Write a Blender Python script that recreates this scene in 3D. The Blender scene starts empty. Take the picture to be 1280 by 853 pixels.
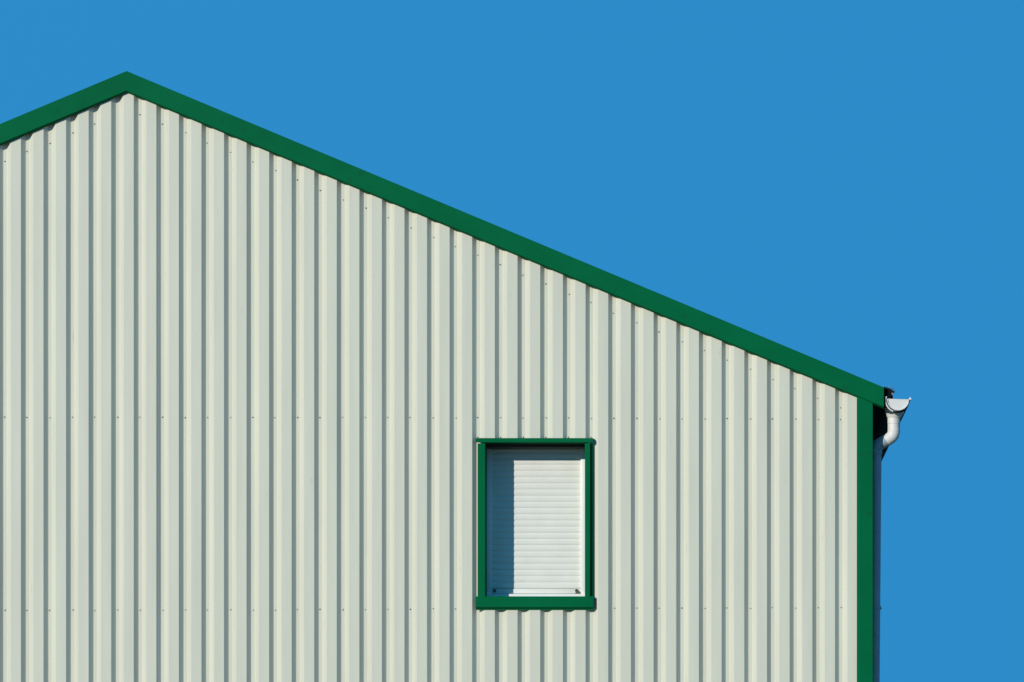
import bpy, bmesh, math, random
from mathutils import Vector
random.seed(7)
S = 0.00647                       # metres per unit of the drawing grid (rib pitch 28.3 units = 183 mm)
GY = 1307.0                       # grid height of the ground
VX, VY, DD = 870.0, 1060.0, 5000.0   # where the photographer stands: grid x, eye height, distance
def W(x, y, d=0.0): return Vector(((x-640)*S, d*S, (GY-y)*S))

# ---------------------------------------------------------------- camera
sc = bpy.context.scene
cam = bpy.data.cameras.new('camera'); co = bpy.data.objects.new('camera', cam)
sc.collection.objects.link(co); sc.camera = co
co.location = W(VX, VY, -DD); co.rotation_euler = (math.radians(90), 0, 0)
cam.sensor_width = 36; cam.lens = DD/1280*36
cam.shift_x = (640-VX)/1280; cam.shift_y = (VY-426.5)/1280
cam.clip_start = .5; cam.clip_end = 5000
# ---------------------------------------------------------------- sun and sky
H, V = .77, .41                   # sideways and downward run of the sunlight per unit of depth
el = math.atan2(V, math.hypot(1, H)); tosun = Vector((-H, -1, V)).normalized()
sun = bpy.data.lights.new('sun', 'SUN'); so = bpy.data.objects.new('sun', sun)
sc.collection.objects.link(so); so.rotation_euler = tosun.to_track_quat('Z', 'Y').to_euler()
sun.energy = 3.9; sun.angle = math.radians(.5); sun.color = (1, .955, .875)
wd = bpy.data.worlds.new('World'); sc.world = wd; wd.use_nodes = True
nt = wd.node_tree; nt.nodes.clear()
tc = nt.nodes.new('ShaderNodeTexCoord'); mp = nt.nodes.new('ShaderNodeMapping')
mp.inputs['Location'].default_value = (0, 0, .95); mp.inputs['Scale'].default_value = (.35, .35, .12)
sk = nt.nodes.new('ShaderNodeTexSky'); sk.sky_type = 'NISHITA'; sk.sun_disc = False
sk.sun_elevation = el; sk.sun_rotation = math.atan2(tosun.x, tosun.y); sk.ozone_density = 2.0
mul = nt.nodes.new('ShaderNodeMix'); mul.data_type = 'RGBA'; mul.blend_type = 'MULTIPLY'; mul.inputs[0].default_value = 1
SKY_TINT = (.38, 2.15, 2.65, 1)
mul.inputs[7].default_value = SKY_TINT
bg = nt.nodes.new('ShaderNodeBackground'); bg.inputs[1].default_value = .15
ow = nt.nodes.new('ShaderNodeOutputWorld')
L = nt.links.new
L(tc.outputs['Generated'], mp.inputs[0]); L(mp.outputs[0], sk.inputs[0]); L(sk.outputs[0], mul.inputs[6])
L(mul.outputs[2], bg.inputs[0]); L(bg.outputs[0], ow.inputs[0])
sc.view_settings.view_transform = 'Standard'; sc.view_settings.look = 'None'
sc.view_settings.exposure = 0; sc.view_settings.gamma = 1; sc.view_settings.use_curve_mapping = False

# ---------------------------------------------------------------- materials
def mat(name, col, rough=.5, var=.05, scale=(1, 1, 1), freq=3, bump=0, bfreq=20, bscale=(1, 1, 1), spec=.5, dirt=None, metal=0):
    m = bpy.data.materials.new(name); m.use_nodes = True; n = m.node_tree; P = n.nodes['Principled BSDF']
    P.inputs['Roughness'].default_value = rough; P.inputs['Specular IOR Level'].default_value = spec
    P.inputs['Metallic'].default_value = metal
    t = n.nodes.new('ShaderNodeTexCoord'); mpg = n.nodes.new('ShaderNodeMapping'); mpg.inputs['Scale'].default_value = scale
    nz = n.nodes.new('ShaderNodeTexNoise'); nz.inputs['Scale'].default_value = freq; nz.inputs['Detail'].default_value = 6
    r = n.nodes.new('ShaderNodeMapRange'); r.inputs[1].default_value = .3; r.inputs[2].default_value = .7
    r.inputs[3].default_value = 1-var; r.inputs[4].default_value = 1+var
    mx = n.nodes.new('ShaderNodeMix'); mx.data_type = 'RGBA'; mx.blend_type = 'MULTIPLY'; mx.inputs[0].default_value = 1
    mx.inputs[6].default_value = (*col, 1)
    k = n.links.new
    k(t.outputs['Object'], mpg.inputs[0]); k(mpg.outputs[0], nz.inputs[0]); k(nz.outputs[0], r.inputs[0]); k(r.outputs[0], mx.inputs[7])
    out = mx.outputs[2]
    if dirt:                                # (colour, amount, frequency, threshold): small separate specks and smears
        dn = n.nodes.new('ShaderNodeTexNoise'); dn.inputs['Scale'].default_value = dirt[2]; dn.inputs['Detail'].default_value = 8
        dm = n.nodes.new('ShaderNodeMapping'); dm.inputs['Scale'].default_value = dirt[4]
        dr = n.nodes.new('ShaderNodeMapRange'); dr.inputs[1].default_value = dirt[3]; dr.inputs[2].default_value = dirt[3]+.12
        dr.inputs[4].default_value = dirt[1]
        d2 = n.nodes.new('ShaderNodeMix'); d2.data_type = 'RGBA'; d2.inputs[7].default_value = (*dirt[0], 1)
        k(t.outputs['Object'], dm.inputs[0]); k(dm.outputs[0], dn.inputs[0]); k(dn.outputs[0], dr.inputs[0])
        k(dr.outputs[0], d2.inputs[0]); k(out, d2.inputs[6]); out = d2.outputs[2]
    k(out, P.inputs['Base Color'])
    if bump:
        b = n.nodes.new('ShaderNodeBump'); b.inputs['Strength'].default_value = 1; b.inputs['Distance'].default_value = bump
        bm_ = n.nodes.new('ShaderNodeMapping'); bm_.inputs['Scale'].default_value = bscale
        bn = n.nodes.new('ShaderNodeTexNoise'); bn.inputs['Scale'].default_value = bfreq; bn.inputs['Detail'].default_value = 3
        k(t.outputs['Object'], bm_.inputs[0]); k(bm_.outputs[0], bn.inputs[0]); k(bn.outputs[0], b.inputs['Height']); k(b.outputs[0], P.inputs['Normal'])
    return m
M = {}
M['clad'] = mat('cream cladding', (.555, .547, .434), .5, .045, (5, 5, .35), 2.0, bump=.0016, bfreq=1.6, bscale=(3, 3, .8), spec=.35,
                dirt=((.33, .33, .26), .3, 5, .66, (6, 6, 1.2)))
M['green'] = mat('green paint', (.0002, .106, .0365), .55, .09, (1, 1, 1), 2.5, bump=.004, bfreq=2.5, spec=.03,
                 dirt=((.004, .07, .026), .5, 12, .62, (1, 1, 1)))
M['shutter'] = mat('white shutter', (.665, .657, .585), .5, .03, (1, 1, 1), 6, bump=.0006, bfreq=6, spec=.4,
                   dirt=((.45, .41, .33), .2, 9, .64, (1, 1, 3)))
M['rail'] = mat('white rail', (.76, .77, .72), .4, .03, spec=.4)
M['pvc'] = mat('grey white plastic', (.63, .615, .565), .5, .06, (1, 1, 1), 14, bump=.0004, bfreq=30, dirt=((.25, .22, .17), .5, 22, .6, (1, 1, 1)))
M['pvc_shaded'] = mat('shaded grey plastic', (.30, .32, .33), .5, .08, (1, 1, 1), 10, dirt=((.08, .08, .07), .5, 22, .6, (1, 1, 1)))  # darker pvc: shade beside the wall put into its colour, plus dirt
M['trough'] = mat('dark gutter metal', (.008, .008, .009), .8, .1, spec=.15)
M['dark'] = mat('dark eave board', (.006, .007, .008), .9, .1, spec=.05)  # near-black: shade under the eave put into the board colour
M['roof'] = mat('dark roof sheet', (.010, .012, .015), .8, .1, spec=.1)
M['screw'] = mat('grey screw', (.15, .15, .135), .5, .25, freq=40, metal=0)
M['screw_light'] = mat('dusty screw', (.26, .26, .22), .6, .25, freq=40)
M['metal'] = mat('galvanised metal', (.25, .24, .22), .4, .2, freq=40, metal=.7)
M['back'] = mat('dull interior lining', (.2, .2, .19), .8, .05)
M['box'] = mat('dark head shade block', (.03, .035, .025), .7, .1)  # dark colour stands in for shade under the window head
M['rubber'] = mat('grimy stopper', (.07, .07, .05), .7, .3, freq=90)
M['ground'] = mat('dry grass and gravel', (.13, .12, .07), .95, .35, freq=.6, bump=.03, bfreq=9)

# ---------------------------------------------------------------- mesh helpers (grid coordinates x, y down, d depth)
def obj(name, bm, m, parent=None, smooth=None):
    bmesh.ops.remove_doubles(bm, verts=bm.verts, dist=1e-5)
    bmesh.ops.recalc_face_normals(bm, faces=bm.faces)
    me = bpy.data.meshes.new(name); bm.to_mesh(me); bm.free(); me.materials.append(m)
    if smooth is not None:
        me.shade_smooth() if hasattr(me, 'shade_smooth') else None
        bb = bmesh.new(); bb.from_mesh(me)
        for e in bb.edges:
            e.smooth = not (len(e.link_faces) == 2 and e.calc_face_angle(0) > math.radians(smooth))
        bb.to_mesh(me); bb.free()
    o = bpy.data.objects.new(name, me); sc.collection.objects.link(o)
    if parent: o.parent = parent; o.matrix_parent_inverse = parent_inv(parent)
    return o
def parent_inv(p):
    bpy.context.view_layer.update()
    return p.matrix_world.inverted()
def quad(bm, *p): bm.faces.new([bm.verts.new(W(*q)) for q in p])
def loft(bm, loops, caps=True, closed=True):
    vs = [[bm.verts.new(W(*q)) for q in lp] for lp in loops]; n = len(vs[0])
    for a, b in zip(vs, vs[1:]):
        for i in range(n if closed else n-1):
            j = (i+1) % n; bm.faces.new((a[i], a[j], b[j], b[i]))
    if caps: bm.faces.new(vs[0]); bm.faces.new(vs[-1])
def prism(bm, pts, d0, d1): loft(bm, [[(x, y, d0) for x, y in pts], [(x, y, d1) for x, y in pts]])
def box(bm, x0, y0, x1, y1, d0, d1): prism(bm, [(x0, y0), (x1, y0), (x1, y1), (x0, y1)], d0, d1)
def bevel(bm, w=.35, seg=2, ang=40):
    bmesh.ops.remove_doubles(bm, verts=bm.verts, dist=1e-5)
    bmesh.ops.recalc_face_normals(bm, faces=bm.faces)
    es = [e for e in bm.edges if len(e.link_faces) == 2 and e.calc_face_angle(0) > math.radians(ang)]
    bmesh.ops.bevel(bm, geom=es, offset=w*S, segments=seg, profile=.5, affect='EDGES')
def tube(bm, path, rad, n=28, caps=True):
    P = [Vector(p) for p in path]; loops = []; up = Vector((0, 0, 1))
    rads = rad if isinstance(rad, (list, tuple)) else [rad]*len(P)
    for i, p in enumerate(P):
        t = ((P[min(i+1, len(P)-1)]-p).normalized() + (p-P[max(i-1, 0)]).normalized()).normalized()
        ref = up if abs(t.dot(up)) < .9 else Vector((1, 0, 0))
        a = t.cross(ref).normalized(); b = t.cross(a)
        loops.append([tuple(p + a*rads[i]*math.cos(2*math.pi*k/n) + b*rads[i]*math.sin(2*math.pi*k/n)) for k in range(n)])
    loft(bm, loops, caps)

# ---------------------------------------------------------------- the ground (outside the frame, seen only as bounce light)
bm = bmesh.new(); R = 700000
bm.faces.new([bm.verts.new((x, y, 0)) for x, y in ((-900, -900), (900, -900), (900, 900), (-900, 900))])
g = obj('ground', bm, M['ground']); g['kind'] = 'structure'

# ---------------------------------------------------------------- the building
RX, RY, SL = 159.0, 90.0, .4177            # ridge of the verge trim, roof slope
EX = 1104.5; LX = 2*RX-EX                  # right and left end of the verge
XR, XL = 1086.0, 2*RX-1086.0               # side walls
BD = 1560.0                                # depth of the building
roof_y = lambda x, off=0: RY + off + SL*abs(x-RX)
B = bpy.data.objects.new('metal_building', None); sc.collection.objects.link(B); B.location = W(RX, GY, BD/2)
B['label'] = 'cream ribbed metal building with green trim, shuttered window and low gable'; B['category'] = 'building'

# ribbed gable wall ------------------------------------------------
def phase(k): return 592.8 + (k*28.20 if k < 0 else k*28.35)     # centre of each right-facing flank
RD = 5.4
def rib_points(k0, k1, ph=phase):
    pts = []
    for k in range(k0, k1):
        c = ph(k); p = ph(k+1)-c
        for dx, d in ((-2.9, 0), (-2.5, .12), (-2.15, .45), (2.1, RD-.45), (2.45, RD-.12), (2.9, RD),
                      (6.9, RD), (7.3, RD-.12), (7.65, RD-.45), (12.0, .45), (12.4, .12), (12.8, 0)):
            pts.append((c+dx, d))
    return pts
pr = [q for q in rib_points(-50, 18) if XL+2 < q[0] < 1073]
def cut(pr, xs):
    pr = sorted(pr)
    for x in xs:
        for a, b in zip(pr, pr[1:]):
            if a[0] < x < b[0]:
                t = (x-a[0])/(b[0]-a[0]); pr.append((x, a[1]+(b[1]-a[1])*t)); pr.sort(); break
    return pr
WX0, WX1, WY0, WY1 = 602.0, 735.0, 552.0, 748.0                  # opening in the sheet
pr = cut(pr, [RX, WX0, WX1])
bm = bmesh.new(); BOT = GY-6
for (xa, da), (xb, db) in zip(pr, pr[1:]):
    ta, tb = roof_y(xa, 12), roof_y(xb, 12)
    cx = (xa+xb)/2
    spans = [(ta, tb, WY0, WY0), (WY1, WY1, BOT, BOT)] if WX0 < cx < WX1 else [(ta, tb, BOT, BOT)]
    for a0, b0, a1, b1 in spans:
        quad(bm, (xa, a0, da), (xb, b0, db), (xb, b1, db), (xa, a1, da))
gw = obj('gable_wall', bm, M['clad'], B)

# screws in the valleys --------------------------------------------
def interp(x, t):
    for (a, ya), (b, yb) in zip(t, t[1:]):
        if x <= b: return ya+(yb-ya)*(x-a)/(b-a)
    return t[-1][1]
spots = []
for k in range(-21, 17):
    x = phase(k)+4.6; j = lambda s=.5: random.uniform(-s, s)
    spots.append((x+j(.8), interp(x, [(-30, 521.4), (430, 521.4), (1100, 524)])+j()))
    if not 594 < x < 745:
        spots.append((x+j(.8), interp(x, [(-30, 763.3), (500, 761.5), (1100, 759.3)])+j()))
    else: spots.append((x-.5, 546.3))
    if abs(x-RX) > 14: spots.append((x+j(.8), roof_y(x, 47 if x < RX else 46)+j(1.0)))
def screw_bm(bm, x, y, f=1.0):
    pts = lambda r, n, d: [(x+f*r*math.cos(2*math.pi*i/n+.3*f), y+f*r*math.sin(2*math.pi*i/n+.3*f), d) for i in range(n)]
    loft(bm, [pts(1.0, 14, RD+.05), pts(1.0, 14, RD-.2), pts(.8, 14, RD-.3)])
    loft(bm, [pts(.62, 6, RD-.25), pts(.62, 6, RD-.85), pts(.5, 6, RD-.95)])
spots.sort(key=lambda s: abs(s[0]-640)+abs(s[1]-560)*.5)
protos = []
for i, (f, m) in enumerate(((1.0, M['screw']), (.82, M['screw']), (.92, M['screw_light']), (.75, M['screw']))):
    b0 = bmesh.new(); screw_bm(b0, *spots[i], f); protos.append((obj('screw', b0, m, gw), spots[i]))
for x, y in spots[4:100]:
    s0, (sx, sy) = random.choice(protos)
    c = s0.copy(); c.parent = gw; sc.collection.objects.link(c)
    c.location = W(x, y)-W(sx, sy); c.rotation_euler = (0, 0, 0)
b0 = bmesh.new()
for x, y in spots[100:]: screw_bm(b0, x, y)
st = obj('screw', b0, M['screw'], gw); st['kind'] = 'stuff'

# verge trims: a deep face with a thin drip lip set back under it ---
def verge(s):
    e = abs(EX-RX); xx = lambda t: RX+s*t
    bm = bmesh.new(); F0, F1 = -5.2, 8
    face = lambda t: [(xx(t), RY+SL*t, F0+.0), (xx(t), RY+SL*t-.0, 60)] 
    # section: top flange back, front face, return, lip
    def sec(t, cut=0):
        y = RY+SL*t
        return [(xx(t), y, 70), (xx(t), y, F0+.3), (xx(t), y+.3, F0), (xx(t), y+24.2, F0), (xx(t), y+24.6, F0+.3),
                (xx(t), y+26.1, -.9), (xx(t), y+26.3, -.5), (xx(t), y+26.0, -.1), (xx(t), y+1.2, 1.2), (xx(t), y+1.2, 70)]
    n = 9
    ts = [0, e] if s < 0 else [0, 912+14, 912+18, e]
    def sec_end(t):
        q = sec(t)
        return [(a, min(b, RY+SL*t+24.2) if False else b, c) for a, b, c in q]
    loft(bm, [sec(t) for t in ([0, e])])
    return obj('verge_trim', bm, M['green'], B)
verge(1); verge(-1)
# small riveted joint cover at the ridge
bm = bmesh.new()
# corner trims ------------------------------------------------------
def corner(s):
    X = (lambda x: x) if s > 0 else (lambda x: 2*RX-x)
    bm = bmesh.new()
    yt = roof_y(1071, 20)
    sec = [(1071, -.1), (1071, -2.6), (1071.4, -3.0), (1073.6, -3.0), (1074.2, -3.4), (1090.6, -3.4), (1091, -3.0), (1091, 22), (1089.5, 22),
           (1089.5, -1.9), (1073, -1.9), (1073, -.1)]
    loft(bm, [[(X(x), RY+SL*(x-RX)+18, d) for x, d in sec], [(X(x), BOT, d) for x, d in sec]])
    return obj('corner_trim', bm, M['green'], B)
corner(1); corner(-1)

# side walls, back wall, roof, eaves --------------------------------
def side_wall(x, name):
    bm = bmesh.new(); s = 1 if x > RX else -1; ds = [8]
    top = roof_y(x, 16); k = 0; pts = []
    d = 22.0
    while d < BD-20:
        for dd, q in ((0, 0), (13.3, 0), (18.4, RD), (23.2, RD)): pts.append((d+dd, q))
        d += 28.3
    pts = [(8, 0)]+pts+[(BD, 0)]
    for (a, qa), (b, qb) in zip(pts, pts[1:]):
        quad(bm, (x-s*qa, top, a), (x-s*qb, top, b), (x-s*qb, BOT, b), (x-s*qa, BOT, a))
    return obj(name, bm, M['clad'], B)
side_wall(XR, 'side_wall'); side_wall(XL, 'side_wall')
bm = bmesh.new(); pts = [q for q in rib_points(-52, 19) if XL < q[0] < XR]; pts = cut(pts, [RX]); pts = [(XL, 0)]+pts+[(XR, 0)]
for (a, qa), (b, qb) in zip(pts, pts[1:]):
    quad(bm, (a, roof_y(a, 12), BD-qa), (b, roof_y(b, 12), BD-qb), (b, BOT, BD-qb), (a, BOT, BD-qa))
obj('back_wall', bm, M['clad'], B)
bm = bmesh.new(); box(bm, XL+3, BOT, XR-3, GY+8, 3, BD-3); obj('plinth', bm, M['back'], B)

def roof_side(s):
    bm = bmesh.new(); xx = lambda t: RX+s*t
    d = 6.0; prof = []
    while d < BD-2:
        for dd, h in ((0, 0), (4, 0), (7, 4.5), (11, 4.5), (14, 0), (24, 0)): prof.append((d+dd*1.3, h))
        d += 24*1.3+8
    e = 1116.5-RX
    top = [(dd, 5.0-h) for dd, h in prof]
    loops = []
    for t in (1.5, e):
        y = RY+SL*t
        loops.append([(xx(t), y+o, dd) for dd, o in top] + [(xx(t), y+12, top[-1][0]), (xx(t), y+12, top[0][0])])
    loft(bm, loops)
    return obj('roof', bm, M['roof'], B)
r1 = roof_side(1); r2 = roof_side(-1)
bm = bmesh.new(); d = 6
tube(bm, [(RX-10, RY+SL*10-1.5, 73), (RX, RY-.5, 73)], .1)
bm.free()
for s in (1, -1):
    X = (lambda x: x) if s > 0 else (lambda x: 2*RX-x)
    bm = bmesh.new(); y = roof_y(1086, 12)
    prism(bm, [(X(1080), roof_y(1080, 12.5)), (X(1105.5), roof_y(1105.5, 12.5)), (X(1105.5), 506), (X(1080), 506)], 9, BD-2)
    obj('eave_board', bm, M['dark'], B)

# frayed end of the roof sheet over the gutter: folded flap and a wire loop
bm = bmesh.new()
prism(bm, [(1105, 483.6), (1109, 484.6), (1114, 486.6), (1117.3, 489.2), (1118.4, 490.6), (1116.4, 491.0), (1113, 488.6), (1106, 485.8), (1105, 485.6)], -1.0, 5.2)
obj('sheet_flap', bm, M['roof'], r1)
bm = bmesh.new(); prism(bm, [(1104.6, 484.9), (1110, 486.4), (1116.4, 490.0), (1115.8, 492.4), (1113.6, 495.4), (1113.2, 498.2), (1104.6, 498.6)], 1.5, 5.8)
obj('foam_closure', bm, M['dark'], r1)
bm = bmesh.new(); tube(bm, [(1111, 487.2, 1), (1112.4, 484.6, .4), (1113.6, 482.6, 0), (1114.8, 484.4, .2), (1117.6, 487.6, .6), (1118.8, 489.6, 1), (1116, 489.9, 1.2), (1112.5, 488.4, 1.2)], .42, 10)
obj('wire_clip', bm, M['metal'], r1)
bm = bmesh.new(); prism(bm, [(1114.5, 490.6), (1117, 491.2), (1116.2, 493.2), (1114.3, 494.0)], 1, 3)
obj('edge_clip', bm, M['metal'], r1)

# gutter ------------------------------------------------------------
GX, GYc, GR = 1122.3, 500.2, 15.0
def arc(cx, cy, r, a0, a1, n=28): return [(cx+r*math.cos(math.radians(a0+(a1-a0)*i/n)), cy+r*math.sin(math.radians(a0+(a1-a0)*i/n))) for i in range(n+1)]
def gutter(s, det=True):
    X = (lambda q: q) if s > 0 else (lambda q: [(2*RX-x, y) for x, y in q])
    bm = bmesh.new()
    sec = arc(GX, GYc, GR, 0, 180) + [(GX-GR, GYc-3), (GX-GR+1, GYc-3)] + arc(GX, GYc, GR-1, 180, 0)
    prism(bm, X(sec), 2.0, BD)
    g = obj('gutter', bm, M['trough'], B, smooth=30)
    bm = bmesh.new()
    q = arc(GX+.4, GYc-.6, GR-1.6, 0, 180); q = [(GX-GR+2.2, GYc-1.6)]+q[::-1]+[(GX+GR-1.2, GYc-.6)]
    prism(bm, X(q), -.2, 2.4)
    obj('end_cap', bm, M['pvc'], g, smooth=30)
    bm = bmesh.new()
    sec = arc(GX+.4, GYc-.6, GR-1.1, -2, 182) + arc(GX+.4, GYc-.6, GR-2.5, 182, -2)
    prism(bm, X(sec), -1.2, .4); bevel(bm, .25, 1, 60)
    obj('cap_rim', bm, M['pvc'], g, smooth=30)
    bm = bmesh.new()                                       # clip strap round the back edge
    sec = [(GX-GR-1.2, GYc-4.2)] + arc(GX, GYc, GR+1.2, 180, 112, 14) + arc(GX, GYc, GR-.4, 112, 180, 14) + [(GX-GR+1.6, GYc-4.2)]
    prism(bm, X(sec), -1.6, 4); bevel(bm, .25, 1, 60)
    obj('clip_strap', bm, M['pvc'], g, smooth=30)
    bm = bmesh.new(); px = GX+GR+.3
    prism(bm, X(arc(px, GYc-1.6, 1.5, 0, 340, 14)), -.8, BD)
    obj('front_bead', bm, M['pvc'], g, smooth=30)
    return g
gutter(1); gutter(-1)

# downpipe: outlet, short drop, two bends, then down the side wall ----
PD = 22.0
def ad(x, y, d): k = 1+d/DD; return VX+(x-VX)*k, VY+(y-VY)*k
def pipe(s):
    fix = lambda p: [(*ad(a, b, c), c) for a, b, c in p]
    m = fix if s > 0 else (lambda p: [(2*RX-a, b, c) for a, b, c in fix(p)])
    # sweep centre line
    cx0, cx1, cx2 = 1117.3, 1095.0, 1092.6
    bm = bmesh.new(); tube(bm, m([(cx1, 562, PD), (cx1-.1, 572, PD), (cx2, 858, PD), (cx2, GY-20, PD)]), 7.0)
    dp = obj('downpipe', bm, M['pvc_shaded'], B, smooth=40)
    bm = bmesh.new()                                        # tapered outlet under the gutter
    tube(bm, m([(1118.2, 511, PD), (1118.0, 515, PD), (1117.5, 519, PD), (cx0, 522.5, PD)]), [12.6, 12.0, 9.9, 8.6], caps=True)
    obj('outlet', bm, M['pvc'], dp, smooth=40)
    bm = bmesh.new()
    tube(bm, m([(cx0, 521, PD), (cx0, 530.0, PD)]), 7.9); tube(bm, m([(cx0, 529.6, PD), (cx0, 530.5, PD)]), 7.4)
    obj('pipe_socket', bm, M['pvc'], dp, smooth=40)
    def bend(p0, c, a0, a1, r, n=12): return [(c[0]+r*math.cos(math.radians(a0+(a1-a0)*i/n)), c[1]+r*math.sin(math.radians(a0+(a1-a0)*i/n)), PD) for i in range(n+1)]
    bm = bmesh.new(); r = 10.5; c = (cx0-r, 539.2)           # upper bend turns down-left
    up = bend(None, c, 0, 58, r); a58 = math.radians(58); up.append((up[-1][0]-6.3*math.sin(a58), up[-1][1]+6.3*math.cos(a58), PD))
    path = [(cx0, 530.3, PD), (cx0, 538.8, PD)]+up
    tube(bm, m(path), [7.75]*len(path)); tube(bm, m([(cx0, 538.6, PD), (cx0, 539.5, PD)]), 8.0)
    obj('elbow', bm, M['pvc'], dp, smooth=40)
    e = up[-1]; dirx, diry = -math.sin(math.radians(62)), math.cos(math.radians(62))
    # lower bend: mirrored, slightly larger socket
    r2 = 10.0; bm = bmesh.new()
    c2 = (cx1+r2, 564.0); lo = bend(None, c2, 242, 180, r2)
    tube(bm, m([(e[0]+.8, e[1]-.4, PD)]+lo+[(cx1, 568, PD)]), 7.7)
    obj('elbow', bm, M['pvc_shaded'], dp, smooth=40)
    bm = bmesh.new()
    t = (761-572)/(858-572); cxm = cx1+(cx2-cx1)*t
    tube(bm, m([(cxm, 757.4, PD), (cxm, 761.4, PD)]), 7.7)
    b2 = bmesh.new()
    obj('pipe_clamp', bm, M['pvc_shaded'], dp, smooth=40); b2.free()
    bm = bmesh.new(); box(bm, *( (cxm-1.5, 758, cxm+9.4, 760.8) if s > 0 else (2*RX-cxm-9.4, 758, 2*RX-cxm+1.5, 760.8)), PD-.8-7, PD-6)
    bmesh.ops.translate(bm, verts=bm.verts, vec=(0, 6.5*S, 0))
    obj('clamp_bolt', bm, M['screw'], dp)
pipe(1); pipe(-1)

# ---------------------------------------------------------------- window
JD = 41.0                                   # depth of the shutter behind the wall face
bm = bmesh.new()                            # lining of the opening, open to the front
x0, x1, y0, y1 = 606.6, 731.4, 553.6, 746.8
for lp in (((x0, y0), (x0, y1)), ((x0, y1), (x1, y1)), ((x1, y1), (x1, y0)), ((x1, y0), (x0, y0))):
    (xa, ya), (xb, yb) = lp; nx, ny = (-1 if xa == xb == x0 else 1 if xa == xb else 0), (1 if ya == yb == y1 else -1 if ya == yb else 0)
    t = 1.2
    pts = [(xa-ny*0, ya), (xb, yb), (xb+nx*t, yb+ny*t), (xa+nx*t, ya+ny*t)]
    prism(bm, pts, -1.0, JD+12)
box(bm, x0-3, y0-3, x1+3, y1+3, JD+12, JD+14)
win = obj('window', bm, M['green'], B)
def wpart(name, bm, m, sm=None): return obj(name, bm, m, win, smooth=sm)
# jambs: flat flange on the wall, raised box beside the opening
for s in (-1, 1):
    bm = bmesh.new()
    sec = [(0, -.1), (0, -3.2), (.3, -3.5), (6.2, -3.5), (6.5, -3.2), (6.5, 1.0), (10.2, 1.0), (10.2, 1.6), (1, 1.6)]
    X = (lambda a: 606.7-a*.95) if s < 0 else (lambda a: 731.2+a)
    loft(bm, [[(X(a), 554.6, d) for a, d in sec], [(X(a), 746.4, d) for a, d in sec]])
    wpart('jamb', bm, M['green'])
bm = bmesh.new()                             # head flashing
sec = [(547.6, 5.0), (547.8, -.2), (548.9, -3.9), (549.3, -4.2), (553.4, -4.2), (553.7, -3.9), (553.7, -3.3), (550.6, -3.3), (550.6, 5.0)]
loft(bm, [[(594.9, y, d) for y, d in sec], [(741.2, y, d) for y, d in sec]])
wpart('head_flashing', bm, M['green'])
bm = bmesh.new()                             # sill
sec = [(745.8, 6), (745.9, -4.2), (746.3, -4.6), (759.3, -4.6), (759.8, -4.2), (761.2, -1.2), (762.6, -.9), (762.8, -.2), (757, -.1), (748.5, -.1), (748.3, 6)]
loft(bm, [[(594.9, y, d) for y, d in sec], [(741.9, y, d) for y, d in sec]])
wpart('sill', bm, M['green'])
# shutter curtain
sx0, sx1 = 608.0, 728.6; pitch = 7.80
ybar = 733.2
bm = bmesh.new(); rows = []
y = ybar
while y > 548:
    for f, d in ((0, .6), (-.07, .24), (-.16, .05), (-.36, -.08), (-.6, -.10), (-.8, .02), (-.9, .18), (-.94, .55)):
        rows.append((y+f*pitch, d))
    y -= pitch
n = 6
for (ya, da), (yb, db) in zip(rows, rows[1:]):
    quad(bm, (sx0, ya, JD+da), (sx1, ya, JD+da), (sx1, yb, JD+db), (sx0, yb, JD+db))
wpart('roller_shutter', bm, M['shutter'], 50)
bm = bmesh.new(); box(bm, 610.5, ybar+.35, 726.0, 739.7, JD-.9, JD+2); bevel(bm, .5, 2); wpart('bottom_bar', bm, M['shutter'], 30)
for xa, xb in ((604.0, 611.9), (724.9, 731.3)):
    bm = bmesh.new(); box(bm, xa, 552, xb, 746, JD-3.4, JD+3); bevel(bm, .5, 2); wpart('guide_rail', bm, M['rail'], 30)
bm = bmesh.new(); box(bm, 604, 740.5, 731, 746.2, JD-8, JD+6); bevel(bm, .3, 1); wpart('inner_sill', bm, M['rail'])
bm = bmesh.new(); box(bm, 607.2, 549, 731, 557.8, JD-23, JD+8); bevel(bm, .4, 1); wpart('head_shade_block', bm, M['box'])  # added block under the head, deepens the shade on the top slats
for xc in (616.2, 719.4):
    bm = bmesh.new(); tube(bm, [(xc, 735.8, JD-.9), (xc, 736, JD-3.0), (xc+.1, 736.2, JD-3.6)], [2.0, 1.9, 1.2], 14); bevel(bm, .15, 1, 60)
    wpart('stopper', bm, M['rubber'], 30)
bm = bmesh.new(); prism(bm, [(720.8, 735.6), (722.8, 736.8), (724.8, 739.3), (717.5, 739.7), (718.8, 738.1)], JD-3.2, JD-1.2); wpart('latch', bm, M['rubber'])
